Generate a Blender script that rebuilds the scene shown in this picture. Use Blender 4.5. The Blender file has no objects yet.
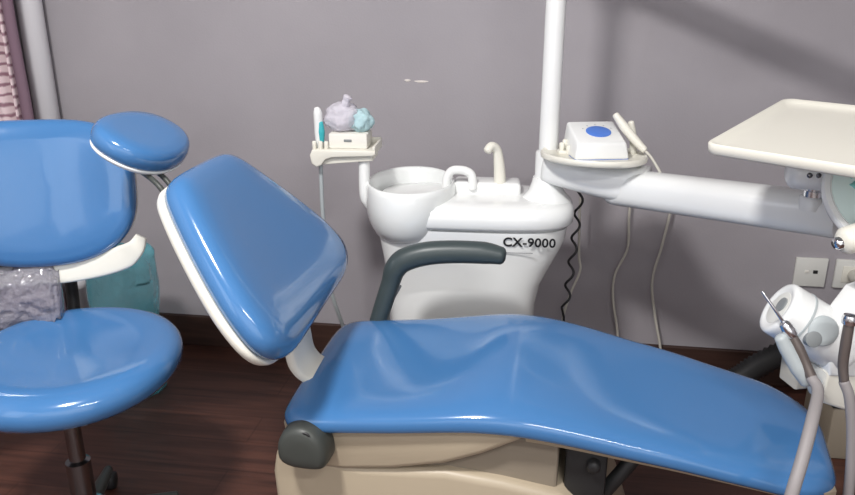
import bpy, bmesh, math, random
from mathutils import Vector, Matrix, noise
random.seed(4)
SC = bpy.context.scene
COL = SC.collection
PI = math.pi

# ------------------------------------------------------------------ materials
def mat(name, col, rough=.5, metal=0., coat=0., spec=.5, trans=0., alpha=1., bump=None, ior=1.45):
    m = bpy.data.materials.new(name); m.use_nodes = True
    nt = m.node_tree; b = nt.nodes['Principled BSDF']
    b.inputs['Base Color'].default_value = (*col, 1)
    b.inputs['Roughness'].default_value = rough
    b.inputs['Metallic'].default_value = metal
    b.inputs['Coat Weight'].default_value = coat
    b.inputs['Coat Roughness'].default_value = .05
    b.inputs['Specular IOR Level'].default_value = spec
    b.inputs['Transmission Weight'].default_value = trans
    b.inputs['Alpha'].default_value = alpha
    b.inputs['IOR'].default_value = ior
    tc = nt.nodes.new('ShaderNodeTexCoord')
    # every material gets a little procedural variation
    nz = nt.nodes.new('ShaderNodeTexNoise'); nz.inputs['Scale'].default_value = 9.
    nz.inputs['Detail'].default_value = 4
    nt.links.new(tc.outputs['Object'], nz.inputs['Vector'])
    mr = nt.nodes.new('ShaderNodeMapRange')
    mr.inputs['To Min'].default_value = max(0, rough - .04); mr.inputs['To Max'].default_value = min(1, rough + .04)
    nt.links.new(nz.outputs['Fac'], mr.inputs['Value'])
    nt.links.new(mr.outputs['Result'], b.inputs['Roughness'])
    if bump:
        n2 = nt.nodes.new('ShaderNodeTexNoise'); n2.inputs['Scale'].default_value = bump[0]
        n2.inputs['Detail'].default_value = 5
        nt.links.new(tc.outputs['Object'], n2.inputs['Vector'])
        bp = nt.nodes.new('ShaderNodeBump'); bp.inputs['Strength'].default_value = bump[1]
        bp.inputs['Distance'].default_value = bump[2]
        nt.links.new(n2.outputs['Fac'], bp.inputs['Height'])
        nt.links.new(bp.outputs['Normal'], b.inputs['Normal'])
    return m

M = {}
M['vinyl'] = mat('blue_vinyl', (.054, .168, .375), .15, coat=.4, bump=(14, .12, .004))
M['beige'] = mat('beige_plastic', (.40, .335, .245), .42)
M['beige_dark'] = mat('taupe_and_recess_shade', (.23, .195, .15), .5)  # box colour of its own; on the lift cover it paints in shade
M['cream'] = mat('cream_plastic', (.74, .72, .64), .35)
M['white'] = mat('white_enamel', (.80, .81, .80), .22, coat=.3)
M['ceramic'] = mat('white_ceramic', (.82, .84, .83), .12, coat=.5)
M['grey'] = mat('slate_plastic', (.045, .06, .062), .38)
M['knob'] = mat('charcoal_plastic', (.05, .055, .05), .45)
M['black'] = mat('black_rubber', (.018, .018, .019), .5)
M['chrome'] = mat('chrome', (.75, .76, .78), .12, metal=1)
M['gunmetal'] = mat('brown_grey_metal', (.16, .135, .125), .4, metal=.5)
M['darkmetal'] = mat('dark_chrome', (.22, .22, .23), .25, metal=1)
M['hose'] = mat('grey_hose', (.27, .25, .25), .5)
M['wire'] = mat('pale_wire', (.55, .53, .47), .5)
M['palegrey'] = mat('pale_grey_plastic', (.42, .46, .47), .35)
M['midgrey'] = mat('mid_grey_plastic', (.22, .235, .24), .4)
M['mint'] = mat('mint_panel', (.74, .89, .86), .2, coat=.3)
M['teal'] = mat('teal_marks', (.25, .62, .60), .4)
M['dial'] = mat('blue_dial', (.08, .2, .62), .35)
M['socket'] = mat('socket_plastic', (.70, .70, .66), .4)
M['tealbag'] = mat('teal_film', (.22, .80, .92), .15, trans=.4, alpha=.62, coat=.8, bump=(16, 1, .03), ior=1.1)
M['greybag'] = mat('clear_film', (.27, .26, .31), .07, trans=.2, alpha=.72, coat=1., bump=(30, 1, .03), ior=1.1)
M['lilacbag'] = mat('lilac_film', (.80, .77, .84), .2, trans=.25, alpha=.8, bump=(40, .8, .01), ior=1.1)
M['tealsheet'] = mat('teal_film_print', (.50, .70, .74), .3, trans=.1, alpha=.9, bump=(40, .8, .01), ior=1.1)
M['letter'] = mat('black_lettering', (.01, .01, .012), .5)
M['line'] = mat('grey_print', (.35, .36, .37), .5)
M['carton'] = mat('cream_carton', (.76, .74, .68), .6)
M['cyan'] = mat('cyan_plastic', (.05, .42, .46), .3)
M['plaster_chip'] = mat('bare_plaster', (.75, .70, .66), .8)
M['pipe'] = mat('white_pipe', (.68, .67, .70), .3)
M['ceil'] = mat('ceiling_paint', (.78, .77, .75), .9)

def wall_mat():
    m = mat('mauve_wall_paint', (.36, .325, .335), .55, spec=.35, bump=(160, .25, .002))
    nt = m.node_tree; b = nt.nodes['Principled BSDF']
    tc = nt.nodes.new('ShaderNodeTexCoord')
    n = nt.nodes.new('ShaderNodeTexNoise'); n.inputs['Scale'].default_value = 2.2; n.inputs['Detail'].default_value = 6
    nt.links.new(tc.outputs['Object'], n.inputs['Vector'])
    r = nt.nodes.new('ShaderNodeValToRGB')
    r.color_ramp.elements[0].position = .35; r.color_ramp.elements[0].color = (.345, .324, .346, 1)
    r.color_ramp.elements[1].position = .65; r.color_ramp.elements[1].color = (.378, .355, .378, 1)
    nt.links.new(n.outputs['Fac'], r.inputs['Fac'])
    nt.links.new(r.outputs['Color'], b.inputs['Base Color'])
    return m
M['wall'] = wall_mat()

def wood_mat(name, c0, c1, c2, rough, planks=True):
    m = mat(name, c0, rough)
    nt = m.node_tree; b = nt.nodes['Principled BSDF']
    tc = nt.nodes.new('ShaderNodeTexCoord')
    mp = nt.nodes.new('ShaderNodeMapping'); mp.inputs['Scale'].default_value = (1.2, 14, 14)
    nt.links.new(tc.outputs['Object'], mp.inputs['Vector'])
    n = nt.nodes.new('ShaderNodeTexNoise'); n.inputs['Scale'].default_value = 2.4; n.inputs['Detail'].default_value = 8
    n.inputs['Distortion'].default_value = .6
    nt.links.new(mp.outputs['Vector'], n.inputs['Vector'])
    r = nt.nodes.new('ShaderNodeValToRGB')
    r.color_ramp.elements[0].position = .32; r.color_ramp.elements[0].color = (*c0, 1)
    r.color_ramp.elements[1].position = .72; r.color_ramp.elements[1].color = (*c1, 1)
    nt.links.new(n.outputs['Fac'], r.inputs['Fac'])
    out = r.outputs['Color']
    if planks:
        br = nt.nodes.new('ShaderNodeTexBrick')
        br.inputs['Scale'].default_value = 1.; br.inputs['Brick Width'].default_value = 1.1
        br.inputs['Row Height'].default_value = .14; br.inputs['Mortar Size'].default_value = .003
        br.inputs['Color1'].default_value = (1, 1, 1, 1); br.inputs['Color2'].default_value = (.88, .88, .88, 1)
        br.inputs['Mortar'].default_value = (.7, .66, .64, 1)
        nt.links.new(tc.outputs['Object'], br.inputs['Vector'])
        mx = nt.nodes.new('ShaderNodeMix'); mx.data_type = 'RGBA'; mx.blend_type = 'MULTIPLY'
        mx.inputs['Factor'].default_value = 1
        nt.links.new(out, mx.inputs['A']); nt.links.new(br.outputs['Color'], mx.inputs['B'])
        out = mx.outputs['Result']
    nt.links.new(out, b.inputs['Base Color'])
    return m
M['floor'] = wood_mat('dark_red_wood_floor', (.050, .020, .014), (.120, .048, .032), None, .42)
M['skirting'] = wood_mat('dark_brown_skirting', (.034, .016, .012), (.062, .030, .022), None, .45, planks=False)

def curtain_mat():
    m = mat('pink_striped_cloth', (.45, .30, .33), .85)
    nt = m.node_tree; b = nt.nodes['Principled BSDF']
    tc = nt.nodes.new('ShaderNodeTexCoord')
    w = nt.nodes.new('ShaderNodeTexWave'); w.wave_type = 'BANDS'; w.bands_direction = 'Z'
    w.inputs['Scale'].default_value = 9.5; w.inputs['Distortion'].default_value = 2.0
    w.inputs['Detail'].default_value = 3; w.inputs['Detail Scale'].default_value = 2.5
    nt.links.new(tc.outputs['Object'], w.inputs['Vector'])
    r = nt.nodes.new('ShaderNodeValToRGB')
    r.color_ramp.elements[0].position = .05; r.color_ramp.elements[0].color = (.30, .17, .21, 1)
    r.color_ramp.elements[1].position = .45; r.color_ramp.elements[1].color = (.74, .60, .62, 1)
    nt.links.new(w.outputs['Fac'], r.inputs['Fac'])
    nt.links.new(r.outputs['Color'], b.inputs['Base Color'])
    return m
M['bracket'] = mat('shaded_side_plastic', (.42, .39, .33), .45)
M['curtain'] = curtain_mat()
M['fold'] = mat('purple_cloth', (.20, .13, .17), .9)

# ------------------------------------------------------------------ helpers
def link(name, me, m, parent=None, smooth=True):
    if isinstance(me, bmesh.types.BMesh):
        bm = me
        bmesh.ops.recalc_face_normals(bm, faces=bm.faces)
        me = bpy.data.meshes.new(name); bm.to_mesh(me); bm.free()
    if smooth:
        for p in me.polygons: p.use_smooth = True
    o = bpy.data.objects.new(name, me); COL.objects.link(o)
    if m is not None: me.materials.append(m)
    if parent is not None: o.parent = parent; o.matrix_parent_inverse = parent.matrix_basis.inverted()
    return o

def sharp(o, ang=35):
    me = o.data
    bm = bmesh.new(); bm.from_mesh(me)
    for e in bm.edges:
        if len(e.link_faces) == 2 and e.calc_face_angle(0) > math.radians(ang): e.smooth = False
    bm.to_mesh(me); bm.free()
    return o

def thing(name, loc, label, cat, group=None):
    o = bpy.data.objects.new(name, None); COL.objects.link(o); o.location = loc; o.empty_display_size = .05
    return tag(o, label, cat, group)

def tag(o, label, cat, group=None):
    o['label'] = label; o['category'] = cat
    if group: o['group'] = group
    return o

def part(o, label): o['label'] = label; return o

def catmull(pts, n=8):
    pts = [Vector(p) for p in pts]
    if len(pts) < 3: return pts
    out = []
    P = [2 * pts[0] - pts[1]] + pts + [2 * pts[-1] - pts[-2]]
    for i in range(1, len(P) - 2):
        p0, p1, p2, p3 = P[i - 1:i + 3]
        for k in range(n):
            t = k / n
            out.append(.5 * ((2 * p1) + (p2 - p0) * t + (2 * p0 - 5 * p1 + 4 * p2 - p3) * t * t + (3 * p1 - p0 - 3 * p2 + p3) * t ** 3))
    out.append(pts[-1])
    return out

def lerp_list(v, n):
    if not isinstance(v, (list, tuple)): return [v] * n
    out = []
    for i in range(n):
        f = i / (n - 1) * (len(v) - 1); a = min(int(f), len(v) - 2); t = f - a
        out.append(v[a] * (1 - t) + v[a + 1] * t)
    return out

def rings(bm, rr, cap=(True, True), closed=False):
    vs = [[bm.verts.new(p) for p in r] for r in rr]
    n = len(vs[0])
    m = len(vs)
    for i in range(m if closed else m - 1):
        a, b = vs[i], vs[(i + 1) % m]
        for k in range(n):
            bm.faces.new((a[k], a[(k + 1) % n], b[(k + 1) % n], b[k]))
    if not closed:
        if cap[0]: bm.faces.new(vs[0][::-1])
        if cap[1]: bm.faces.new(vs[-1])
    return vs

def add_tube(bm, pts, r, n=14, sub=8, flat=1., round_ends=True):
    pts = catmull(pts, sub) if sub else [Vector(p) for p in pts]
    rad = lerp_list(r, len(pts))
    rr = []
    up = Vector((0, 0, 1)); prev = None
    T0 = (pts[1] - pts[0]).normalized(); T1 = (pts[-1] - pts[-2]).normalized()
    seq = list(zip(pts, rad))
    if round_ends:
        a, b = seq[0], seq[-1]
        seq = [(a[0] - T0 * a[1] * .42, a[1] * .45), (a[0] - T0 * a[1] * .25, a[1] * .80)] + seq + \
              [(b[0] + T1 * b[1] * .25, b[1] * .80), (b[0] + T1 * b[1] * .42, b[1] * .45)]
    P = [s[0] for s in seq]
    for i, (p, ra) in enumerate(seq):
        t = (P[min(i + 1, len(P) - 1)] - P[max(i - 1, 0)]).normalized()
        if prev is None:
            x = t.cross(up)
            if x.length < .05: x = t.cross(Vector((1, 0, 0)))
        else:
            x = prev - t * prev.dot(t)
        x.normalize(); prev = x
        y = t.cross(x)
        rr.append([p + x * math.cos(2 * PI * k / n) * ra + y * math.sin(2 * PI * k / n) * ra * flat for k in range(n)])
    rings(bm, rr)

def tube(name, pts, r, m, parent=None, **kw):
    bm = bmesh.new(); add_tube(bm, pts, r, **kw)
    return link(name, bm, m, parent)

def add_box(bm, c, size, rot=None, bev=.004, seg=2):
    b2 = bmesh.new()
    bmesh.ops.create_cube(b2, size=1)
    bmesh.ops.scale(b2, vec=size, verts=b2.verts)
    if bev: bmesh.ops.bevel(b2, geom=b2.edges[:], offset=bev, segments=seg, affect='EDGES', profile=.5)
    mt = Matrix.Translation(c) @ (rot if rot is not None else Matrix())
    bmesh.ops.transform(b2, matrix=mt, verts=b2.verts)
    me = bpy.data.meshes.new('t'); b2.to_mesh(me); b2.free(); bm.from_mesh(me); bpy.data.meshes.remove(me)

def box(name, c, size, m, parent=None, rot=None, bev=.004, seg=2):
    bm = bmesh.new(); add_box(bm, c, size, rot, bev, seg)
    return sharp(link(name, bm, m, parent), 40)

def rz(a): return Matrix.Rotation(a, 4, 'Z')

def frame(X, Y, Z, O):
    return Matrix(((X[0], Y[0], Z[0], O[0]), (X[1], Y[1], Z[1], O[1]), (X[2], Y[2], Z[2], O[2]), (0, 0, 0, 1)))

def add_lathe(bm, prof, n=32, mtx=None, sx=1., sy=1., close_top=True, close_bot=True):
    rr = [[Vector((r * math.cos(2 * PI * k / n) * sx, r * math.sin(2 * PI * k / n) * sy, z)) for k in range(n)] for r, z in prof]
    if mtx is not None: rr = [[mtx @ v for v in r] for r in rr]
    rings(bm, rr, (close_bot, close_top))

def lathe(name, prof, m, parent=None, mtx=None, **kw):
    bm = bmesh.new(); add_lathe(bm, prof, mtx=mtx, **kw)
    return sharp(link(name, bm, m, parent), 50)

def chaikin(pts, it=3):
    for _ in range(it):
        o = []
        for i in range(len(pts)):
            a, b = pts[i], pts[(i + 1) % len(pts)]
            o.append((a[0] * .75 + b[0] * .25, a[1] * .75 + b[1] * .25))
            o.append((a[0] * .25 + b[0] * .75, a[1] * .25 + b[1] * .75))
        pts = o
    return pts

def pillow(outline, prof, fn):
    """outline: closed list of (u,v); prof: (inset distance-like scale, height) from back centre to front centre; fn maps (u,v,n)."""
    cu = sum(p[0] for p in outline) / len(outline); cv = sum(p[1] for p in outline) / len(outline)
    bm = bmesh.new(); rr = []
    for s, h in prof:
        rr.append([fn(cu + (u - cu) * s, cv + (v - cv) * s, h) for u, v in outline])
    rings(bm, rr)
    return bm

def superell(a, b, n=48, e=2.6):
    o = []
    for k in range(n):
        t = 2 * PI * k / n; c, s = math.cos(t), math.sin(t)
        o.append((a * math.copysign(abs(c) ** (2 / e), c), b * math.copysign(abs(s) ** (2 / e), s)))
    return o

def prism(name, prof, y0, y1, m, parent, mtx=None, bev=.012, seg=3):
    """side profile (x,z) extruded along local y"""
    bm = bmesh.new()
    a = [bm.verts.new((x, y0, z)) for x, z in prof]; b = [bm.verts.new((x, y1, z)) for x, z in prof]
    n = len(prof)
    fs = [bm.faces.new(a), bm.faces.new(b[::-1])]
    for k in range(n): bm.faces.new((a[k], b[k], b[(k + 1) % n], a[(k + 1) % n]))
    bmesh.ops.recalc_face_normals(bm, faces=bm.faces)
    if bev:
        es = [e for f in fs for e in f.edges]
        bmesh.ops.bevel(bm, geom=es, offset=bev, segments=seg, affect='EDGES', profile=.5)
    if mtx is not None: bmesh.ops.transform(bm, matrix=mtx, verts=bm.verts)
    return sharp(link(name, bm, m, parent), 38)

def struct(o): o['kind'] = 'structure'; return o

# ------------------------------------------------------------------ the room (rotated a few degrees to the camera)
RA = math.atan(.15)                       # back wall runs nearer towards the right
RO = Vector((0, 2.51, 0))
EX = Vector((math.cos(RA), -math.sin(RA), 0)); EY = Vector((math.sin(RA), math.cos(RA), 0))
def R(x, y, z): return RO + EX * x + EY * y + Vector((0, 0, z))
def room_box(name, x0, x1, y0, y1, z0, z1, m, bev=0):
    bm = bmesh.new()
    add_box(bm, (0, 0, 0), (x1 - x0, y1 - y0, z1 - z0), None, bev)
    o = link(name, bm, m, None, smooth=False)
    o.location = R((x0 + x1) / 2, (y0 + y1) / 2, (z0 + z1) / 2); o.rotation_euler = (0, 0, -RA)
    return struct(o)
XL, XR, YB, HC = -1.62, 2.9, -4.3, 2.75
room_box('floor', XL - .1, XR + .1, YB - .1, .1, -.1, 0, M['floor'])
back = room_box('wall_back', XL - .1, XR + .1, 0, .1, 0, HC, M['wall'])
room_box('wall_left', XL - .1, XL, YB, 0, 0, HC, M['wall'])
room_box('wall_right', XR, XR + .1, YB, 0, 0, HC, M['wall'])
room_box('ceiling', XL - .1, XR + .1, YB - .1, .1, HC, HC + .1, M['ceil'])
room_box('wall_front', XL - .1, XR + .1, YB - .1, YB, 0, HC, M['ceil'])
room_box('baseboard_back', XL, XR, -.016, 0, 0, .122, M['skirting'], .003)
# chipped paint on the wall
for i, (x, z, w) in enumerate(((-.02, 1.005, .022), (-.065, 1.008, .010))):
    bm = bmesh.new()
    pts = [(w * math.cos(t) * (1 + .3 * math.sin(3 * t)), .0045 * math.sin(t)) for t in [2 * PI * k / 12 for k in range(12)]]
    rings(bm, [[Vector((u, 0, v)) for u, v in pts], [Vector((u * .9, -.0012, v * .9)) for u, v in pts]])
    o = link('paint_chip', bm, M['plaster_chip'], back)
    o.matrix_parent_inverse = Matrix()
    o.matrix_parent_inverse = back.matrix_basis.inverted() if False else Matrix()
    c = R(x / math.cos(RA), 0, z)
    loc = rz(RA) @ (c - back.location)
    o.location = loc

# drain pipe in the corner
pp = thing('drain_pipe', R(-1.331, -.055, 0), 'white vertical pipe running up the wall beside the pink curtain', 'pipe')
tube('pipe', [R(-1.331, -.055, 0), R(-1.331, -.055, 1.3), R(-1.331, -.055, HC)], .040, M['pipe'], pp, sub=0, n=24, round_ends=False)
for z in (.25, 2.45):
    bm = bmesh.new(); add_lathe(bm, [(.041, z - .02), (.047, z - .018), (.047, z + .018), (.041, z + .02)], mtx=Matrix.Translation(R(-1.331, -.055, 0)), close_top=False, close_bot=False)
    link('clamp', bm, M['pipe'], pp)

# curtain with soft folds
bm = bmesh.new(); nx, nz = 40, 30; g = []
for i in range(nx + 1):
    col = []
    for j in range(nz + 1):
        t = i / nx; x = -1.565 + .25 * t; z = .12 + 2.3 * j / nz
        y = -.16 + .028 * math.sin(t * 17 + .2 * math.sin(z * 3)) + .01 * math.sin(t * 41 + z)
        if t > .8: y -= .03 * (t - .8) / .2
        col.append(bm.verts.new(R(x, y, z)))
    g.append(col)
for i in range(nx):
    for j in range(nz): bm.faces.new((g[i][j], g[i + 1][j], g[i + 1][j + 1], g[i][j + 1]))
cur = link('curtain', bm, M['curtain'])
sm = cur.modifiers.new('thick', 'SOLIDIFY'); sm.thickness = .006
bm = bmesh.new(); rr = []
for j in range(nz + 1):
    z = .12 + 2.3 * j / nz
    rr.append([R(-1.318 + a, -.185 + b + .004 * math.sin(z * 9), z) for a, b in ((-.020, -.012), (.018, -.014), (.026, .0), (.018, .012), (-.020, .010))])
rings(bm, rr)
part(link('edge_fold', bm, M['fold'], cur), 'dark purple folded edge')
tag(cur, 'pink and purple striped curtain hanging at the left corner beside the white pipe', 'curtain')
rod = tube('curtain_rod', [R(-1.618, -.16, 2.43), R(-1.36, -.16, 2.43)], .012, M['chrome'], cur, sub=0)

# ------------------------------------------------------------------ dental chair
CA = .227                                   # yaw of the chair
A = Vector((math.cos(CA), -math.sin(CA), 0)); W = Vector((math.sin(CA), math.cos(CA), 0)); Z = Vector((0, 0, 1))
CO = Vector((0.0, 1.545, 0))
CM = frame(A, W, Z, CO)                      # chair frame: x to the feet, y away from the camera
def C(x, y, z): return CO + A * x + W * y + Z * z
chair = thing('dental_chair', C(.0, 0, 0), 'reclined glossy blue dental chair with beige base in front of the white spittoon', 'dental chair')

def smooth_interp(tbl, x):
    acc = [interp(tbl, x + d) for d in (-.06, -.04, -.02, 0, .02, .04, .06)]
    return [sum(a) / len(a) for a in zip(*acc)]
def interp(tbl, x):
    if x <= tbl[0][0]: return tbl[0][1:]
    for a, b in zip(tbl, tbl[1:]):
        if x <= b[0]:
            t = (x - a[0]) / (b[0] - a[0]); t = t * t * (3 - 2 * t) * .5 + t * .5
            return [p * (1 - t) + q * t for p, q in zip(a[1:], b[1:])]
    return tbl[-1][1:]
#          x     near   far   ztop  thick
SEAT = [(-.30, -.225, .215, .476, .074),
        (-.18, -.228, .222, .490, .077),
        (-.02, -.222, .230, .508, .079),
        (.10, -.220, .238, .528, .080),
        (.20, -.218, .242, .540, .084),
        (.30, -.210, .240, .528, .082),
        (.50, -.192, .225, .490, .074),
        (.70, -.174, .205, .448, .066),
        (.80, -.166, .192, .422, .060),
        (.90, -.160, .180, .390, .056)]
X0, X1 = -.278, .858
bm = bmesh.new(); rr = []
NS, NC = 72, 56
for i in range(NS + 1):
    t = i / NS
    # denser at both ends
    t = .5 - .5 * math.cos(PI * t)
    x = X0 + (X1 - X0) * t
    nr, fr, zt, th = smooth_interp(SEAT, x)
    def rnd(d, r):
        if d >= r: return 1.
        return math.sqrt(max(0, 1 - (1 - d / r) ** 2))
    dl, dr = x - X0, X1 - x
    cl = (1 - rnd(dl, .06)) * .07 + (1 - rnd(dr, .13)) * .12
    hh = max(.05, min(rnd(dl, .04), rnd(dr, .035)))
    yc = (nr + fr) / 2; hw = max(.02, (fr - nr) / 2 - cl)
    ring = []
    for k in range(NC):
        a = 2 * PI * k / NC; c, s = math.cos(a), math.sin(a)
        yy = math.copysign(abs(c) ** (2 / 3.6), c); zz = math.copysign(abs(s) ** (2 / 2.7), s)
        v = yy
        z = zt - th / 2 + zz * th / 2 * hh + .015 * yy
        if s > 0:      # dished seat, raised side bolsters and a soft hollow along the leg rest
            dip = math.exp(-((x + .06) / .15) ** 2) * .020 * (1 - v * v) + math.exp(-((x - .50) / .22) ** 2) * .012 * (1 - v * v)
            bump = math.exp(-((x - .17) / .07) ** 2) * .008 * (1 - v * v)
            z += (bump - dip) * hh * s
        sh = .0 * v
        ring.append(C(x + sh, yc + yy * hw, z))
    rr.append(ring)
rings(bm, rr)
link('seat_cushion', bm, M['vinyl'], chair)

# beige seat shell, base, recess cover, leg-rest tray
prism('seat_shell', [(-.262, .44), (-.274, .415), (-.268, .375), (-.245, .338), (-.205, .318), (-.14, .318), (-.03, .337), (.08, .366), (.16, .402), (.235, .446), (.245, .468), (.2, .482), (.05, .46), (-.1, .435)], -.198, .20, M['beige'], chair, CM, .014)
prism('base', [(-.235, .37), (-.262, .385), (-.285, .365), (-.302, .325), (-.310, .28), (-.305, .18), (-.285, .08), (-.28, 0), (.48, 0), (.48, .06), (.44, .18), (.38, .27), (.32, .325), (.20, .338), (.08, .344), (.0, .335), (-.1, .325), (-.2, .33)], -.190, .19, M['beige'], chair, CM, .018)
prism('lift_cover', [(-.02, .33), (.10, .37), (.22, .435), (.31, .432), (.31, .25), (.1, .2)], -.165, .165, M['beige_dark'], chair, CM, .008)  # darker beige paints the shade of the recess onto the cover
bm = bmesh.new(); rr = []
for i in range(25):
    x = .245 + .60 * i / 24
    nr, fr, zt, th = smooth_interp(SEAT, x)
    e = 1 if i < 20 else math.sqrt(max(.05, 1 - ((i - 19.5) / 5) ** 2))
    yc = (nr + fr) / 2; hw = ((fr - nr) / 2 - .012) * (.55 + .45 * e)
    zb = zt - th
    zb += .002
    prof = [(-1, zb + .016), (-.985, zb + .0), (-.95, zb - .010), (-.6, zb - .013), (.6, zb - .013), (.95, zb - .010), (.985, zb), (1, zb + .016), (.5, zb + .022), (-.5, zb + .022)]
    rr.append([C(x, yc + a * hw, b) for a, b in prof])
rings(bm, rr)
sharp(link('legrest_shell', bm, M['beige'], chair), 50)
# dark lift mechanism under the leg rest
mech = box('lift_mechanism', C(.365, 0, .345), (.085, .30, .14), M['black'], chair, rz(-CA), .01)
for dy in (-.10, .10):
    tube('piston', [C(.37, dy, .22), C(.46, dy, .375)], .016, M['black'], mech, sub=0)
tube('hinge_bar', [C(.38, -.165, .385), C(.38, .165, .385)], .014, M['black'], mech, sub=0)

# backrest
BR, BY = .646, .133
WB = Vector((math.sin(BY), math.cos(BY), 0)); AB = Vector((math.cos(BY), -math.sin(BY), 0))
BL = -AB * math.sin(BR) + Z * math.cos(BR); BN = AB * math.cos(BR) + Z * math.sin(BR)
BO = Vector((-.283, 1.550, .658))
def Bk(l, w, n): return BO + BL * l + WB * w + BN * n
_h = [(.352, .080), (.344, .134), (.302, .166), (.16, .215), (.065, .231), (-.012, .222), (-.056, .172), (-.062, .09)]
_h = [(l, w * 1.142 * (1 + .8 * (.2 - l))) for l, w in _h]
bo = chaikin(_h + [(l, -w) for l, w in _h[::-1]], 2)
cush = [(.3, -.022), (.93, -.022), (.972, -.017), (.995, -.004), (1., .008), (.985, .022), (.95, .033), (.88, .041), (.75, .046), (.5, .047), (.2, .046)]
def bkmap(l, w, n): return Bk(l, w, n + w * w * .30 - .012 + .05 * (l - .2) ** 2)
link('backrest_cushion', pillow(bo, cush, bkmap), M['vinyl'], chair)
shell = [(.2, -.062), (.7, -.060), (.9, -.052), (.965, -.042), (.985, -.032), (.985, -.022), (.95, -.0215), (.3, -.0215)]
link('backrest_shell', pillow(bo, shell, bkmap), M['cream'], chair)
# beige link from seat to backrest
bm = bmesh.new()
pts = [Vector((-.17, 1.575, .440)), Vector((-.25, 1.56, .462)), Vector((-.283, 1.55, .50)), Vector((-.292, 1.55, .55)), Vector((-.30, 1.56, .60)), Vector((-.34, 1.57, .645))]
rr = []
cpl = catmull(pts, 5)
for i, p in enumerate(cpl):
    t = (cpl[min(i + 1, len(cpl) - 1)] - cpl[max(i - 1, 0)]).normalized(); nn = t.cross(W)
    hw, hh = .055, .012
    rr.append([p + W * a * hw + nn * b * hh for a, b in ((-1, -.6), (-.9, -1), (.9, -1), (1, -.6), (1, .6), (.9, 1), (-.9, 1), (-1, .6))])
rings(bm, rr)
sharp(link('backrest_link', bm, M['cream'], chair), 50)

# headrest on a bar
HL = -A * .886 + Z * .464; HN = A * .464 + Z * .886
HO = Vector((-.631, 1.66, .974))
def Hd(l, w, n): return HO + HL * l + W * w + HN * n
ho = superell(.092, .122, 48, 2.2)
hr = link('headrest', pillow(ho, [(.3, -.018), (.93, -.018), (.98, -.012), (1, 0), (.985, .013), (.94, .022), (.85, .028), (.6, .031), (.2, .031)], lambda l, w, n: Hd(l, w, n + .5 * w * w)), M['vinyl'], chair)
link('headrest_shell', pillow(ho, [(.2, -.036), (.7, -.034), (.88, -.030), (.95, -.024), (.965, -.018), (.93, -.0178), (.3, -.0178)], lambda l, w, n: Hd(l, w, n + .5 * w * w)), M['white'], hr)
bm = bmesh.new()
for dw in (-.02, .02):
    add_tube(bm, [Bk(.20, dw, -.085), Bk(.30, dw, -.09), Bk(.37, dw, -.085), Hd(-.01, dw, -.05)], .006)
add_box(bm, Hd(0, 0, -.046), (.05, .07, .012), frame(HL, W, HN, (0, 0, 0)), .003)
link('headrest_bar', bm, M['knob'], hr)

# hinge cover: rounded charcoal cap with a socket in it, on the near side
hc = C(-.212, -.212, .392)
bm = bmesh.new()
ol = chaikin([(-.048, -.044), (.040, -.046), (.058, -.03), (.056, .012), (.036, .046), (.0, .058), (-.036, .044), (-.056, .004)], 2)
rr = []
for s, d in ((1, .012), (1, -.02), (.97, -.034), (.90, -.042), (.75, -.047), (.4, -.049)):
    rr.append([hc + A * u * s + Z * v * s + W * d for u, v in ol])
rings(bm, rr)
hco = sharp(link('hinge_cover', bm, M['knob'], chair), 50)
bm = bmesh.new()
add_lathe(bm, [(.006, -.004), (.0135, -.004), (.0135, .004), (.009, .005), (.008, -.002)], 20, frame(A, Z, -W, hc + A * .014 + Z * .034 - W * .040))
link('socket', bm, M['black'], hco)

# armrest on the far side: thick slate pad on a raking post
ar = tube('armrest', [(-.142, 1.80, .43), (-.118, 1.80, .51), (-.094, 1.80, .585), (-.082, 1.80, .622), (-.058, 1.80, .647), (-.005, 1.796, .665), (.06, 1.79, .672), (.14, 1.78, .673), (.185, 1.772, .668)],
          [.022, .023, .024, .028, .030, .030, .029, .028, .022], M['grey'], chair, n=20, flat=1.)
tube('armrest_bracket', [C(-.10, .27, .40), C(-.17, .285, .44), C(-.165, .275, .50), C(-.135, .27, .56)], [.010, .012, .010, .006], M['midgrey'], ar, flat=.5)
box('armrest_mount', C(-.10, .225, .42), (.08, .09, .03), M['grey'], ar, rz(-CA), .006)

# ------------------------------------------------------------------ spittoon unit
SA = .10
U = Vector((math.cos(SA), -math.sin(SA), 0)); V = Vector((math.sin(SA), math.cos(SA), 0))
SO = Vector((.130, 2.085, .018))
def S(x, y, z): return SO + U * x + V * y + Z * z
SM = frame(U, V, Z, SO)
sp = thing('spittoon_unit', SO, 'white spittoon unit lettered CX-9000 behind the blue dental chair', 'spittoon')
def sect(xl, xr, yf, yb, z, n=64, e=3.6):
    a, b = (xr - xl) / 2, (yb - yf) / 2
    return [S((xl + xr) / 2 + u, (yf + yb) / 2 + v, z) for u, v in superell(a, b, n, e)]
bm = bmesh.new()
B = [(-.20, .22, -.10, .12, 0.0), (-.205, .225, -.105, .12, .012), (-.21, .20, -.11, .125, .10), (-.225, .185, -.115, .125, .22), (-.236, .182, -.118, .13, .34), (-.241, .187, -.120, .13, .42), (-.246, .20, -.122, .135, .48),
     (-.254, .228, -.126, .14, .54), (-.262, .250, -.130, .145, .585), (-.268, .262, -.134, .15, .62), (-.270, .266, -.135, .15, .652)]
rings(bm, [sect(*b) for b in B])
body = sharp(link('body', bm, M['white'], sp), 50)
bm = bmesh.new()
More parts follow.
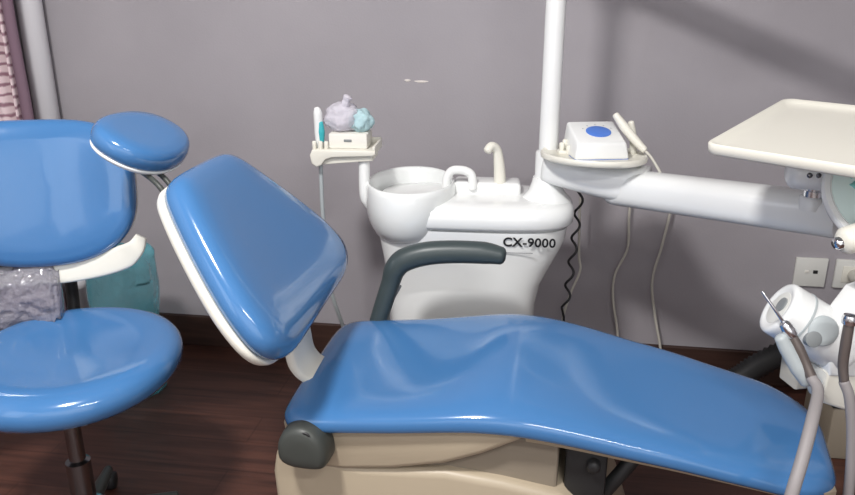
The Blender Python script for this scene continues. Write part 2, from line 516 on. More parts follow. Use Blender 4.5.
D = [(-.262, .258, -.128, .145, .652), (-.262, .258, -.128, .145, .656), (-.275, .272, -.140, .155, .659), (-.281, .280, -.146, .16, .668), (-.281, .282, -.146, .16, .690), (-.276, .278, -.141, .156, .708), (-.262, .266, -.128, .145, .719), (-.22, .225, -.09, .11, .724), (-.05, .08, -.03, .03, .725)]
rings(bm, [sect(*d) for d in D])
link('deck', bm, M['white'], sp)
# basin: oval bowl with a bulging wall
bm = bmesh.new()
prof = [(.45, .592), (.70, .604), (.85, .622), (.93, .644), (.985, .668), (1.01, .69), (1.02, .715), (1.005, .745), (.985, .757), (.955, .762), (.925, .758), (.905, .745), (.88, .71), (.82, .675), (.70, .650), (.50, .634), (.2, .628), (.10, .626)]
add_lathe(bm, prof, 64, frame(U, V, Z, S(-.178, .006, 0)), sx=.126, sy=.172)
link('basin', bm, M['ceramic'], sp)
lathe('drain', [(.010, .624), (.016, .6300), (.012, .6315), (.004, .629)], M['chrome'], sp, frame(U, V, Z, S(-.178, .006, 0)))
# raised block behind the taps
bm = bmesh.new()
add_box(bm, S(.038, .042, .732), (.19, .085, .050), rz(-SA), .012, 4)
link('tap_block', bm, M['white'], sp)
tap = tube('cup_filler', [S(-.078, .0, .72), S(-.076, .0, .765), S(-.064, .0, .788), S(-.046, .0, .793), S(-.022, .0, .790), S(-.006, .0, .777), S(-.002, .0, .74)], .0125, M['white'], sp, n=16)
sp2 = tube('water_spout', [S(.074, .020, .745), S(.072, .020, .785), S(.067, .018, .828), S(.060, .014, .852), S(.047, .004, .861), S(.036, -.006, .850)], [.0175, .0165, .0145, .013, .0125, .012], M['cream'], sp, n=16)
# pole foot on the deck
lathe('pole_foot', [(.072, .725), (.070, .738), (.058, .750), (.048, .764), (.041, .785), (.038, .80)], M['white'], sp, Matrix.Translation((.331, 2.055, 0)))
# lettering
cu = bpy.data.curves.new('lettering', 'FONT'); cu.body = 'CX-9000'; cu.size = .036; cu.extrude = .0006; cu.offset = .0008
cu.space_character = 1.06; cu.align_x = 'LEFT'
_t = bpy.data.objects.new('tmp', cu); COL.objects.link(_t); bpy.context.view_layer.update()
me_ = bpy.data.meshes.new_from_object(_t.evaluated_get(bpy.context.evaluated_depsgraph_get()))
bpy.data.objects.remove(_t); me_.materials.clear()
t = link('lettering', me_, M['letter'], None, smooth=False)
t.matrix_world = Matrix()
NF = (-V * .99 - Z * .12).normalized(); TU = (Z - NF * NF.z).normalized()
t.parent = sp; t.matrix_parent_inverse = sp.matrix_basis.inverted()
t.matrix_basis = frame(U, TU, NF, S(.087, -.1350, .618))
part(t, 'black letters CX-9000 on the white front')
bm = bmesh.new(); add_box(bm, (0, 0, 0), (.080, .0016, .002), None, 0)
o = link('print_line', bm, M['line'], sp); o.matrix_basis = frame(U, TU, NF, S(.128, -.1345, .599)); 

# ------------------------------------------------------------------ side shelf (holder) on a bent post
sh = thing('side_shelf', (-.17, 2.08, .72), 'small cream tray holder on a bent post left of the spittoon basin', 'shelf')
tube('post', [(-.150, 2.09, .70), (-.168, 2.09, .715), (-.178, 2.09, .745), (-.178, 2.10, .845)], .016, M['white'], sh)
SH = frame(U, V, Z, (-.229, 2.13, .858))
prism('tray', [(-.092, -.002), (-.088, -.026), (-.074, -.036), (-.060, -.030), (-.048, -.014), (-.03, -.008), (.085, -.002), (.092, .002), (.092, .013), (-.085, .013)], -.065, .065, M['cream'], sh, SH, .004)
prism('under_tray', [(-.066, -.032), (.082, -.018), (.082, .0), (-.05, -.006)], -.052, .05, M['cream'], sh, SH, .004)
bm = bmesh.new()
add_box(bm, SH @ Vector((.02, .059, .02)), (.14, .008, .018), rz(-SA), .002)
add_box(bm, SH @ Vector((.088, 0, .018)), (.007, .125, .014), rz(-SA), .002)
link('tray_rim', bm, M['cream'], sh)
for k, dx in enumerate((-.082, -.064, -.048)):
    bm = bmesh.new(); add_tube(bm, [SH @ Vector((dx, -.045, .012)), SH @ Vector((dx, -.045, .032))], .006, sub=0)
    link('clip', bm, M['cream'], sh)
tube('suction_hose', [SH @ Vector((-.07, -.03, -.03)), (-.303, 2.11, .70), (-.30, 2.12, .58), (-.297, 2.13, .45), (-.25, 2.16, .25), (-.2, 2.2, .02)], .006, M['palegrey'], sh)

# toothbrush-like handpiece standing in the clip
hp = thing('oral_brush', SH @ Vector((-.08, -.025, .013)), 'white and cyan slim handpiece standing upright at the left end of the small tray', 'handpiece')
q = Vector((-.072, -.025, .012))
tube('handle', [SH @ (q + Vector((0, 0, 0))), SH @ (q + Vector((0, 0, .04))), SH @ (q + Vector((-.001, 0, .095))), SH @ (q + Vector((-.003, 0, .110)))], [.010, .013, .0125, .008], M['white'], hp)
tube('grip', [SH @ (q + Vector((.008, -.005, .018))), SH @ (q + Vector((.008, -.005, .045))), SH @ (q + Vector((.007, -.005, .072)))], [.007, .010, .007], M['cyan'], hp)

# carton of tissues with crumpled film bags on top
ct = thing('tissue_box', SH @ Vector((.010, .005, .013)), 'small cream tissue carton with a dark slot on the tray beside the basin', 'box')
box('carton', SH @ Vector((.012, .002, .034)), (.108, .085, .042), M['carton'], ct, rz(-SA), .004)
bm = bmesh.new(); add_box(bm, SH @ Vector((.012, -.041, .036)), (.022, .003, .007), rz(-SA), .001)
part(link('slot', bm, M['midgrey'], ct), 'dark slot')
def crumple(name, c, rad, m, label, seed, parent=None, amp=.35, sub=4):
    bm = bmesh.new(); bmesh.ops.create_icosphere(bm, subdivisions=sub, radius=1)
    for v in bm.verts:
        d = v.co.normalized()
        n = noise.noise(d * 2.1 + Vector((seed, 0, 0))) * amp + abs(noise.noise(d * 5 + Vector((0, seed, 0)))) * amp * .7 - noise.noise(d * 11 + Vector((0, 0, seed))) * amp * .25
        r = 1 + n
        v.co = Vector(c) + Vector((d.x * rad[0] * r, d.y * rad[1] * r, d.z * rad[2] * r))
    zmin = c[2] - rad[2] * .8
    for v in bm.verts:
        if v.co.z < zmin: v.co.z = zmin
    return link(name, bm, m, parent)
cb = crumple('plastic_bag', SH @ Vector((-.010, .0, .093)), (.050, .038, .042), M['lilacbag'], '', 3.1, None, .22)
tag(cb, 'crumpled pale lilac plastic bag bunched on top of the tissue carton', 'plastic bag')
tube('twist', [SH @ Vector((-.004, -.01, .105)), SH @ Vector((.002, -.012, .130)), SH @ Vector((.005, -.012, .142)), SH @ Vector((.010, -.012, .152))], [.018, .012, .010, .013], M['lilacbag'], cb, n=10)
cb2 = crumple('plastic_bag', SH @ Vector((.042, .006, .083)), (.034, .032, .034), M['tealsheet'], '', 7.7, None, .22)
tag(cb2, 'small crumpled teal printed wrapper on the right of the tissue carton', 'plastic bag')

# ------------------------------------------------------------------ lamp post with the lamp arm above the frame
PX, PY = .331, 2.055
lp = thing('lamp_post', (PX, PY, .75), 'tall white pole rising from the right end of the spittoon', 'pole')
lathe('pole', [(.0265, .872), (.0265, 2.0), (.022, 2.01)], M['white'], lp, Matrix.Translation((PX, PY, 0)), n=28)
lathe('sleeve', [(.034, .758), (.034, .868), (.032, .872), (.0275, .873)], M['white'], lp, Matrix.Translation((PX, PY, 0)), n=28)
la = tube('lamp_arm', [(PX, PY, 1.56), (.60, 1.93, 1.48), (.98, 1.73, 1.375)], .034, M['white'], lp, sub=0)
lathe('arm_collar', [(.028, 1.50), (.042, 1.505), (.042, 1.61), (.028, 1.615)], M['white'], la, Matrix.Translation((PX, PY, 0)), n=28)
bm = bmesh.new()
add_tube(bm, [(.98, 1.73, 1.375), (1.06, 1.69, 1.50), (1.16, 1.62, 1.70)], .028)
link('lamp_elbow', bm, M['white'], la)
lathe('lamp_head', [(.02, .06), (.07, .05), (.12, .02), (.13, -.02), (.12, -.03), (.02, -.01)], M['white'], lp, frame(Vector((.8, .6, 0)), Vector((-.48, .64, -.6)), Vector((-.36, .48, .8)), Vector((1.18, 1.60, 1.70))))

# ------------------------------------------------------------------ swing arm with round shelf
da = thing('swing_arm', (PX, PY, .80), 'thick white swing arm running right from the lamp post', 'arm')
dirA = Vector((.878 - .40, 1.58 - 2.02, .833 - .803)); 
bm = bmesh.new()
# hub under the round shelf
hubpts = [(.331, 2.055, .828), (.40, 2.015, .823), (.48, 1.975, .813), (.570, 1.925, .806)]
rr = []
hp_ = [Vector(p) for p in hubpts]
cs = catmull(hp_, 5)
for i, p in enumerate(cs):
    t = (cs[min(i + 1, len(cs) - 1)] - cs[max(i - 1, 0)]).normalized(); x = t.cross(Z).normalized(); y = x.cross(t)
    k = i / (len(cs) - 1)
    a, b = .046 + .020 * math.sin(PI * k), .040 + .012 * k
    rr.append([p + x * u + y * v for u, v in superell(a, b, 28, 3)])
rings(bm, rr)
link('hub', bm, M['white'], da)
a0, a1 = Vector((.50, 1.968, .795)), Vector((.894, 1.577, .829))
bm = bmesh.new(); rr = []
t = (a1 - a0).normalized(); x = t.cross(Z).normalized(); y = x.cross(t)
for s, p in ((.80, -.012), (.95, -.005), (1, .01), (1, (a1 - a0).length - .006), (.96, (a1 - a0).length), ):
    rr.append([a0 + t * p + x * u * s + y * v * s for u, v in superell(.049, .048, 32, 2.7)])
rings(bm, rr)
sharp(link('arm', bm, M['white'], da), 50)
# round shelf
DS = frame(Vector((.9, -.436, 0)), Vector((.436, .9, 0)), Z, Vector((.435, 1.965, .866)))
lathe('round_shelf', [(.06, 0), (.13, .002), (.138, .006), (.140, .016), (.136, .021), (.130, .018), (.126, .014), (.05, .013)], M['cream'], da, DS, n=56, sy=.80)
# little valve knobs at the left of the shelf
bm = bmesh.new()
for dx, dy, h in ((0, 0, .028), (.016, -.012, .022), (.010, .012, .034)):
    add_tube(bm, [Vector((.355 + dx, 1.985 + dy, .879)), Vector((.355 + dx, 1.985 + dy, .879 + h))], [.006, .007], sub=0)
add_box(bm, Vector((.360, 1.985, .884)), (.030, .030, .010), None, .002)
link('valve_knob', bm, M['cream'], da)

# ultrasonic scaler box on the shelf
sc = thing('scaler_unit', (.452, 1.965, .880), 'white sloping control box with a blue round dial on the round shelf', 'dental device')
Su = Vector((.995, .09, 0)).normalized(); Sv = Vector((-.09, .995, 0)).normalized()
SB = frame(Su, Sv, Z, Vector((.440, 1.972, .879)))
bm = bmesh.new()
w0, w1, d0 = .072, .064, .066
vs = [(-w0, -d0, 0), (w0, -d0, 0), (w0, d0, 0), (-w0, d0, 0), (-w1, -d0 + .006, .042), (w1, -d0 + .006, .042), (w1, d0 - .006, .080), (-w1, d0 - .006, .080)]
q = [bm.verts.new(v) for v in vs]
for f in ((0, 3, 2, 1), (4, 5, 6, 7), (0, 1, 5, 4), (1, 2, 6, 5), (2, 3, 7, 6), (3, 0, 4, 7)): bm.faces.new([q[i] for i in f])
bmesh.ops.recalc_face_normals(bm, faces=bm.faces)
bmesh.ops.bevel(bm, geom=bm.edges[:], offset=.007, segments=3, affect='EDGES', profile=.5)
bmesh.ops.transform(bm, matrix=SB, verts=bm.verts)
link('housing', bm, M['white'], sc)
tn = Vector((0, -.038, .120)).normalized(); tv = Vector((0, .120, .038)).normalized()
TP = SB @ frame(Vector((1, 0, 0)), tv, tn, Vector((.006, 0, .0612)))
lathe('dial', [(.033, -.002), (.033, .0012), (.031, .002), (.004, .0022)], M['dial'], sc, TP, n=36, sy=.9)
bm = bmesh.new()
for a in range(5):
    t_ = PI * (.15 + .175 * a)
    for s in (1,):
        add_box(bm, TP @ Vector((.042 * math.cos(t_), .039 * math.sin(t_), .0005)), (.003, .003, .0016), None, 0)
link('dial_mark', bm, M['palegrey'], sc)
box('foot_plate', SB @ Vector((0, 0, .002)), (.138, .126, .005), M['dial'], sc, rz(.09), .001)

# scaler handpiece lying in a fork with its lead
hd = thing('scaler_handpiece', (.525, 1.95, .88), 'cream pen-shaped handpiece leaning in its fork right of the blue dial box', 'handpiece')
tube('pen', [(.490, 1.985, .982), (.510, 1.97, .955), (.537, 1.95, .922), (.560, 1.935, .899)], [.009, .012, .012, .009], M['cream'], hd)
tube('fork', [(.545, 1.985, .880), (.540, 1.985, .93), (.532, 1.985, .963)], [.010, .009, .008], M['cream'], hd)
tube('lead', [(.560, 1.935, .899), (.573, 1.922, .885), (.588, 1.91, .862), (.600, 1.905, .84), (.606, 1.90, .81)], .0035, M['wire'], hd)

# ------------------------------------------------------------------ instrument console at the end of the arm
cn = thing('instrument_console', (.84, 1.56, .84), 'white instrument console hanging at the end of the swing arm', 'dental console')
lathe('swivel_post', [(.022, .868), (.022, .882), (.018, .883), (.018, .905)], M['chrome'], cn, Matrix.Translation((.836, 1.595, 0)))
TU_, TV_ = Vector((.76, -.65, 0)), Vector((.65, .76, 0))
lathe('swivel_collar', [(.027, .84), (.027, .866), (.024, .869), (.015, .870)], M['white'], cn, Matrix.Translation((.836, 1.595, 0)))
# tray support head
bm = bmesh.new()
add_tube(bm, [(.772, 1.565, .930), (.84, 1.555, .927), (.98, 1.53, .925)], .036, n=24, sub=0)
link('support_head', bm, M['white'], cn)
for dx in (0, .018):
    bm = bmesh.new(); add_tube(bm, [(.786 + dx, 1.532, .932), (.786 + dx, 1.524, .931)], .0055, sub=0)
    link('screw', bm, M['darkmetal'], cn)
# round viewer panel with mint face
vn = Vector((-.18, -.72, .67)).normalized(); vx = Vector((0, 0, 1)).cross(vn).normalized(); vy = vn.cross(vx)
VP = frame(vx, vy, vn, Vector((.900, 1.418, .924)))
vw = lathe('viewer', [(.09, -.035), (.115, -.03), (.128, -.012), (.130, .0), (.126, .007), (.117, .008), (.114, .004), (.03, .004)], M['white'], cn, VP, n=56)
lathe('viewer_face', [(.113, .003), (.112, .0055), (.02, .0058)], M['mint'], vw, VP, n=56)
bm = bmesh.new()
for i, (dx, dy) in enumerate(((-.055, .01), (-.04, .025), (-.05, -.012), (-.032, -.03), (-.03, .005), (-.018, .03), (-.012, -.02), (.005, .01))):
    o2 = chaikin([(.011, 0), (.004, .004), (0, .010), (-.004, .004), (-.011, 0), (-.004, -.004), (0, -.010), (.004, -.004)], 1)
    rings(bm, [[VP @ Vector((dx * 1.0 - .022 + a, dy + .02 + b, h)) for a, b in o2] for h in (.0055, .0066)])
link('viewer_print', bm, M['teal'], vw)
# handle bar with chrome tip
h0, h1 = Vector((.770, 1.345, .846)), Vector((.95, 1.38, .892))
hb = tube('handle', [h0 + (h1 - h0) * .06, h0 + (h1 - h0) * .3, h1], [.026, .027, .027], M['cream'], cn, sub=0, n=24)
hn = (h0 - h1).normalized(); hx = hn.cross(Z).normalized(); hy = hn.cross(hx)
lathe('handle_tip', [(.012, -.01), (.012, .001), (.009, .005), (.002, .006)], M['chrome'], hb, frame(hx, hy, hn, h0 + hn * .006))
# main body panel
BPx = Vector((.985, .17, 0)); BPy = Vector((-.17, .985, 0))
BP = frame(BPx, BPy, Z, Vector((.796, 1.352, 0)))
prism('console_body', [(.010, .560), (.004, .590), (.006, .650), (.024, .690), (.052, .735), (.24, .79), (.24, .53), (.04, .555)], 0, .06, M['white'], cn, BP, .008)
prism('lower_housing', [(.012, .495), (.002, .515), (.006, .565), (.22, .565), (.22, .465), (.06, .475)], .004, .06, M['cream'], cn, BP, .008)
prism('side_bracket', [(-.016, .50), (-.020, .58), (.01, .64), (.2, .66), (.2, .50)], .055, .12, M['bracket'], cn, BP, .008)  # shade of the console's left side is put into this warm grey
# bracket that carries the body from the arm head
tube('body_stem', [(.97, 1.53, .90), (.97, 1.50, .84), (.96, 1.46, .76)], .03, M['white'], cn)
# handpiece rack: tilted rounded drum with two round sockets
r0, r1 = Vector((.712, 1.425, .682)), Vector((.856, 1.397, .598))
rt = (r1 - r0).normalized(); rx = rt.cross(Vector((0, 1, 0))).normalized(); ry = rt.cross(rx)
bm = bmesh.new(); LR = (r1 - r0).length
add_lathe(bm, [(.036, .004), (.044, .001), (.049, .0005), (.0545, .002), (.0573, .006), (.058, .014), (.058, .07), (.058, LR - .01), (.05, LR)], 40, frame(rx, ry, rt, r0))
rk = sharp(link('handpiece_rack', bm, M['white'], cn), 50)
FE = frame(rx, ry, rt, r0); _d = Vector((.1, -.6, .6)); _e = (_d.dot(rx) * .016, _d.dot(ry) * .016)
part(lathe('end_cap', [(.0375, .006), (.036, .003), (.022, .001), (.002, .0)], M['socket'], rk, FE, n=36), 'off-white domed end cap')
part(lathe('end_slot', [(.0165, .004), (.016, -.0012), (.004, -.0018)], M['midgrey'], rk, FE @ Matrix.Translation((.0, .0, .0)) @ Matrix.Translation((*_e, 0)), n=28, sx=1., sy=1.), 'grey slot')
nf = (Vector((-.25, -.85, .40)) - rt * Vector((-.25, -.85, .40)).dot(rt)).normalized(); nx = rt; ny = nf.cross(nx)
for pos, rad in ((.078, .030),):
    FM = frame(nx, ny, nf, r0 + rt * pos + nf * .0505)
    lathe('socket', [(rad, -.02), (rad, .007), (rad * .94, .009), (rad * .5, .0095), (rad * .1, .0095)], M['palegrey'], rk, FM, n=32)
part(lathe('lower_slot', [(.016, -.02), (.016, .0095), (.013, .0108), (.002, .011)], M['midgrey'], rk, frame(nx, ny, nf, r0 + rt * .070 + nf * .0505 - ny * .024), n=28), 'dark grey lower slot')
lathe('rack_collar', [(.0575, -.003), (.0592, -.002), (.0592, .002), (.0575, .003)], M['palegrey'], rk, frame(rx, ry, rt, r0 + rt * .046), n=40, close_top=False, close_bot=False)

# bracket tray
O_ = Vector((.540, 1.468, 1.000))
tvx = Vector((.667, .667, .125)).normalized(); tux = Vector((.75, -.655, .0)); tux = (tux - tvx * tux.dot(tvx)).normalized(); tn_ = tux.cross(tvx)
TM = frame(tux, tvx, tn_, O_)
tr = thing('bracket_tray', O_ + tux * .2 + tvx * .18, 'cream rectangular instrument tray with raised rim above the swing arm', 'tray')
bm = bmesh.new()
LU, LV = .44, .385
def rect(i, z): 
    return [TM @ Vector((a, b, z)) for a, b in chaikin([(i, i), (LU - i, i), (LU - i, LV - i), (i, LV - i)], 0)]
def rrect(i, z, r=.022):
    o = []
    for cx, cy, a0 in ((LU - i - r, LV - i - r, 0), (i + r, LV - i - r, 90), (i + r, i + r, 180), (LU - i - r, i + r, 270)):
        for k in range(7):
            a = math.radians(a0 + 15 * k); o.append(TM @ Vector((cx + r * math.cos(a), cy + r * math.sin(a), z)))
    return o
rings(bm, [rrect(.02, -.014), rrect(.006, -.013), rrect(.001, -.009), rrect(0, .008), rrect(.002, .0105), rrect(.006, .0105), rrect(.012, .0055), rrect(.022, .001), rrect(.04, .0)])
sharp(link('tray', bm, M['cream'], tr), 60)

# three-way syringe hanging in the rack and its hose
sy = thing('air_syringe', (.70, 1.34, .66), 'slim steel air syringe hanging on the rack with a grey hose', 'dental instrument')
tube('nozzle', [(.644, 1.355, .744), (.668, 1.345, .712), (.690, 1.338, .682)], [.0025, .003, .004], M['chrome'], sy, sub=0)
tube('syringe_body', [(.688, 1.338, .684), (.697, 1.334, .672), (.703, 1.330, .662)], [.010, .013, .011], M['chrome'], sy, sub=0)
tube('grip', [(.700, 1.332, .668), (.715, 1.322, .640), (.728, 1.312, .612), (.738, 1.30, .588)], [.008, .0105, .010, .0105], M['gunmetal'], sy)
tube('hose', [(.738, 1.30, .588), (.738, 1.27, .575), (.697, 1.20, .553), (.663, 1.15, .503), (.639, 1.12, .452), (.620, 1.10, .34), (.62, 1.09, .18), (.66, 1.08, .03)], [.0105, .0115, .0115, .0115], M['hose'], sy)
# second handpiece in the rack
s2 = thing('handpiece', (.69, 1.36, .64), 'pale grey handpiece sleeve slanting below the rack beside the steel air syringe', 'dental instrument')
tube('sleeve', [(.682, 1.332, .658), (.696, 1.328, .636), (.720, 1.318, .598), (.738, 1.312, .570)], [.012, .015, .016, .012], M['palegrey'], s2)
# turbine with chrome cap in front of the console body
tb = thing('turbine_handpiece', (.782, 1.30, .71), 'chrome-capped handpiece with a dark hose hanging at the right edge', 'dental instrument')
lathe('cap', [(.009, -.012), (.0135, -.010), (.0145, .0), (.012, .007), (.003, .009)], M['chrome'], tb, frame(Vector((1, 0, 0)), Vector((0, 1, 0)), Z, Vector((.790, 1.30, .712))))
tube('sleeve', [(.790, 1.30, .702), (.790, 1.298, .66), (.791, 1.296, .62), (.796, 1.29, .585)], [.0095, .010, .0095, .009], M['gunmetal'], tb)
tube('hose', [(.796, 1.29, .585), (.808, 1.28, .551), (.822, 1.27, .469), (.832, 1.262, .349), (.83, 1.26, .22), (.85, 1.27, .09), (.93, 1.30, .03)], .010, M['hose'], tb)

# ------------------------------------------------------------------ wall sockets
def plate(name, x, z, label):
    t_ = thing(name, R(x, 0, z), label, 'wall socket')
    bm = bmesh.new(); add_box(bm, R(x, -.006, z), (.098, .012, .098), rz(-RA), .003)
    sharp(link('cover', bm, M['socket'], t_), 40)
    return t_
s1 = plate('data_socket', 1.262, .418, 'square off-white wall plate with two small ports')
bm = bmesh.new(); add_box(bm, R(1.250, -.0125, .421), (.013, .004, .010), rz(-RA), .001); link('port', bm, M['carton'], s1)
bm = bmesh.new(); add_box(bm, R(1.276, -.0125, .421), (.014, .004, .011), rz(-RA), .001); link('port', bm, M['black'], s1)
s3 = plate('power_socket', 1.385, .418, 'square off-white wall socket with a plug in it at the right edge')
bm = bmesh.new(); add_box(bm, R(1.385, -.013, .418), (.055, .004, .055), rz(-RA), .001); link('socket_face', bm, M['cream'], s3)
pg = thing('power_plug', R(1.394, -.03, .416), 'grey-beige plug and cord hanging from the right wall socket', 'plug')
lathe('plug_body', [(.020, .012), (.022, .02), (.020, .045), (.012, .055)], M['wire'], pg, frame(EX, Z, -EY, R(1.394, 0, .416)))
tube('cord', [R(1.394, -.05, .414), R(1.40, -.075, .38), R(1.38, -.085, .31), R(1.345, -.09, .24), R(1.33, -.08, .15), R(1.34, -.05, .012)], .008, M['wire'], pg)

# ------------------------------------------------------------------ cords on the wall between spittoon and arm
ck = []
for k in range(60):
    z = .80 - .44 * k / 59
    ck.append((.447 + .010 * math.sin(k * .62) - .024 * (k / 59) ** 1.5, 2.15 + .006 * math.cos(k * .62), z))
o = tube('coiled_cord', ck + [(.425, 2.16, .30), (.42, 2.18, .12), (.43, 2.2, .006)], .0038, M['black'], None, sub=3, n=8)
tag(o, 'thin black wavy cord hanging just right of the spittoon', 'cord')
def cordd(pts, r, label, m='wire'):
    o = tube('cord', pts, r, M[m], None, n=8); tag(o, label, 'cord', ); return o
cordd([(.49, 2.35, .66), (.49, 2.35, .60), (.497, 2.35, .465), (.504, 2.35, .409), (.476, 2.35, .323), (.455, 2.35, .224), (.45, 2.35, .10), (.45, 2.35, .006)], .0042, 'pale thin cord nearest the spittoon hanging beside the black wavy cord')
cordd([(.66, 2.385, .66), (.66, 2.385, .58), (.664, 2.385, .475), (.630, 2.385, .382), (.631, 2.385, .291), (.655, 2.375, .159), (.66, 2.365, .006)], .0042, 'pale thin cord against the wall, middle of the three under the arm')
cordd([(.79, 2.365, .66), (.787, 2.365, .609), (.770, 2.365, .486), (.751, 2.365, .369), (.770, 2.362, .248), (.80, 2.35, .113), (.80, 2.34, .006)], .0046, 'pale thin cord farthest right under the white arm')

# ------------------------------------------------------------------ things at the right on the floor
dh = thing('suction_hose', (1.2, 2.2, .0), 'thick dark ribbed hose rising from the floor near the skirting behind the leg rest', 'hose')
hpth = catmull([(.90, 2.22, .045), (1.00, 2.215, .075), (1.07, 2.20, .140), (1.16, 2.15, .235), (1.26, 2.10, .33), (1.34, 2.06, .44)], 14)
tube('hose', hpth, [(.040 if k % 2 else .034) for k in range(len(hpth))], M['black'], dh, sub=0, n=18)
fb = thing('floor_box', (1.25, 2.02, 0), 'low grey-beige utility box on the floor under the console', 'utility box')
box('housing', (1.345, 1.97, .085), (.36, .22, .17), M['beige_dark'], fb, rz(-RA), .012)
box('lid', (1.345, 1.97, .1755), (.37, .23, .011), M['black'], fb, rz(-RA), .004)

# ------------------------------------------------------------------ operator stool, left front
st = thing('operator_stool', (-.80, 1.56, 0), 'blue swivel stool with a curved backrest at the left edge', 'stool')
SC_ = Vector((-.818, 1.560, .482))
bm = bmesh.new(); rr = []
for s, h in ((.25, -.036), (.72, -.036), (.86, -.034), (.95, -.026), (.99, -.012), (1, .004), (.99, .018), (.955, .030), (.89, .038), (.80, .039), (.62, .031), (.40, .025), (.15, .023)):
    ring = []
    for u, v in superell(.245, .245, 64, 2.15):
        x, y = u * s, v * s
        z = h - (.012 * max(0, -y / .25) ** 2) + .010 * max(0, y / .25) ** 2
        ring.append(SC_ + Vector((x, y, z)))
    rr.append(ring)
rings(bm, rr)
link('seat_cushion', bm, M['vinyl'], st)
lathe('seat_pan', [(.05, .405), (.15, .410), (.20, .422), (.205, .434), (.1, .434)], M['black'], st, Matrix.Translation((-.832, 1.545, .012)))
lathe('column', [(.028, .07), (.028, .22), (.024, .222), (.0185, .225), (.0185, .40), (.04, .405), (.045, .412)], M['darkmetal'], st, Matrix.Translation((-.832, 1.545, .012)))
lathe('hub', [(.05, .05), (.055, .06), (.05, .095), (.034, .105)], M['chrome'], st, Matrix.Translation((-.832, 1.545, .012)))
for k in range(5):
    a = 2 * PI * k / 5 + PI / 2 + .16; d = Vector((math.cos(a), math.sin(a), 0)); n_ = Vector((-d.y, d.x, 0)); b0 = Vector((-.832, 1.545, 0))
    lg = tube('leg', [b0 + d * .04 + Z * .08, b0 + d * .12 + Z * .070, b0 + d * .21 + Z * .060], [.020, .017, .012], M['knob'], st)
    bm = bmesh.new(); add_lathe(bm, [(.006, -.016), (.022, -.015), (.025, -.006), (.025, .006), (.022, .015), (.006, .016)], 18, frame(d, Z, n_, b0 + d * .21 + Z * .0255))
    link('caster', bm, M['black'], lg)
# curved back
bc = Vector((-.952, 1.795, .838))
bu = Vector((.985, .17, 0)).normalized(); bn = Vector((.165, -.955, .24)).normalized(); bv = bn.cross(bu) * -1
bv = bu.cross(bn) * -1
if bv.z < 0: bv = -bv
def bmap(u, v, n): return bc + bu * u + bv * v + bn * (n + 1.1 * u * u - .02)
so = [(u, v - .035 * math.cos(u / .245 * 1.5) * (1 if v < 0 else 0) + (.0)) for u, v in superell(.243, .163, 64, 3.0)]
link('backrest_cushion', pillow(so, [(.3, -.012), (.92, -.012), (.975, -.006), (1, .008), (.99, .024), (.955, .036), (.88, .044), (.7, .048), (.4, .049), (.15, .049)], bmap), M['vinyl'], st)
link('backrest_shell', pillow(so, [(.2, -.040), (.75, -.038), (.93, -.030), (.985, -.020), (.985, -.0125), (.3, -.0122)], bmap), M['cream'], st)
# cream bracket band sweeping under the backrest
bm = bmesh.new(); rr = []
cp = catmull([bmap(-.24, -.205, .0), bmap(-.12, -.212, .0), bmap(.02, -.212, .005), bmap(.12, -.200, .01), bmap(.19, -.182, .012), bmap(.228, -.160, .012), bmap(.246, -.130, .006)], 6)
for i, p in enumerate(cp):
    k = i / (len(cp) - 1); t_ = (cp[min(i + 1, len(cp) - 1)] - cp[max(i - 1, 0)]).normalized(); y_ = bn.cross(t_).normalized()
    hw = .030 * (1 - .55 * max(0, k - .7) / .3); hh = .009
    rr.append([p + y_ * u + bn * v for u, v in superell(hw, hh, 16, 4)])
rings(bm, rr)
sharp(link('backrest_band', bm, M['cream'], st), 50)
tube('back_support', [(-.90, 1.66, .415), (-.93, 1.80, .42), (-.945, 1.87, .50), (-.95, 1.88, .66), (-.95, 1.865, .76)], [.014, .016, .016, .016], M['black'], st, flat=1)

# clear film bag bundled under the backrest
gb = thing('plastic_wrap', bmap(-.10, -.27, 0), 'crumpled clear grey plastic film wrapped below the stool backrest', 'plastic wrap')
bm = bmesh.new(); rr = []
for i in range(70):
    k = i / 69
    u = -.30 + .335 * k
    ring = []
    for j in range(80):
        a = 2 * PI * j / 80
        n_ = noise.noise(Vector((u * 11, math.cos(a) * 1.4, math.sin(a) * 1.4))) * .40 - abs(noise.noise(Vector((u * 22, math.cos(a) * 2.5, math.sin(a) * 2.5)))) * .55 + abs(noise.noise(Vector((u * 60, math.cos(a) * 6, 3 + math.sin(a) * 6)))) * .25
        e = 1 if .06 < k < .97 else .8
        hv, hn_ = .078 * (1 + n_ * .6) * e, .026 * (1 + n_) * e
        ring.append(bmap(u, -.254 + math.sin(a) * hv - .015 * k, .016 + math.cos(a) * hn_))
    rr.append(ring)
rings(bm, rr)
link('film', bm, M['greybag'], gb)

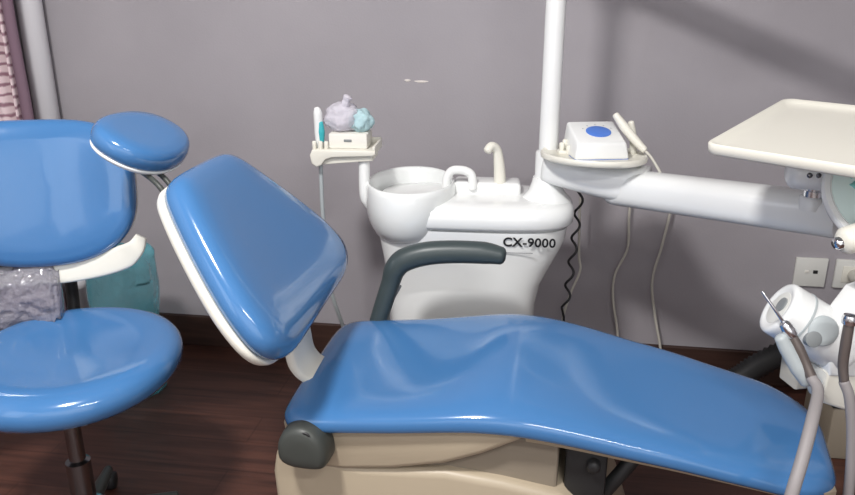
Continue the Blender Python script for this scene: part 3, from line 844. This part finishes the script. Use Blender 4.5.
# teal bag standing behind the stool
tbg = thing('bin_bag', (-.985, 2.27, 0), 'translucent teal plastic bag standing behind the stool below its cream band', 'plastic bag')
bm = bmesh.new(); rr = []
for i in range(40):
    k = i / 39; z = .004 + .505 * k
    ring = []
    for j in range(56):
        a = 2 * PI * j / 56
        fold = .10 * math.sin(7 * a + 2 * z * 5) * k + .28 * noise.noise(Vector((math.cos(a) * 2.2, math.sin(a) * 2.2, z * 7)))
        r = (.098 + .010 * k) * (1 + fold * .42)
        if k > .93: r *= 1 - (k - .93) * 5
        ring.append(Vector((-.995 + math.cos(a) * r * 1.0, 2.30 + math.sin(a) * r, z + (.02 * math.sin(3 * a) if k > .8 else 0))))
    rr.append(ring)
rings(bm, rr)
link('bag', bm, M['tealbag'], tbg)

# ------------------------------------------------------------------ light
def area(name, loc, target, size, power, color, sy=None, shape='RECTANGLE'):
    l = bpy.data.lights.new(name, 'AREA'); l.shape = shape; l.size = size; l.size_y = sy or size
    l.energy = power; l.color = color
    o = bpy.data.objects.new(name, l); COL.objects.link(o); o.location = loc
    o.rotation_euler = (Vector(target) - Vector(loc)).to_track_quat('-Z', 'Y').to_euler()
    return o
area('ceiling_bulb_light', (-.75, .35, 2.70), (-.75, .35, 0), .34, 66, (1, .98, .96), .34, 'DISK')
area('ceiling_tube_light', (.7, -.9, 2.72), (.7, -.9, 0), 1.2, 34, (1, .99, .98), .10)
area('left_fill_light', R(-1.55, -2.9, 1.5), R(1, -1.2, .8), 1.3, 8, (.86, .93, 1), 1.2)  # added cool fill from the left, no window modelled
area('rear_fill_light', R(.6, -4.2, 1.5), R(.4, 0, .8), 3.6, 22, (.90, .95, 1), 2.3)  # broad soft fill added behind the camera, not a real window
wd = bpy.data.worlds.new('World'); SC.world = wd; wd.use_nodes = True
wd.node_tree.nodes['Background'].inputs['Color'].default_value = (.8, .85, .9, 1)
wd.node_tree.nodes['Background'].inputs['Strength'].default_value = .05

# ------------------------------------------------------------------ camera and view
cd = bpy.data.cameras.new('camera'); cam = bpy.data.objects.new('camera', cd); COL.objects.link(cam)
cam.location = (0, 0, 1.3); cam.rotation_euler = (math.radians(90 - 19), 0, 0)
cd.sensor_width = 36; cd.lens = 760 / 855 * 36; cd.clip_start = .02
SC.camera = cam
vs_ = SC.view_settings
vs_.view_transform = 'Standard'; vs_.look = 'None'; vs_.gamma = 1; vs_.use_curve_mapping = False
vs_.exposure = .27
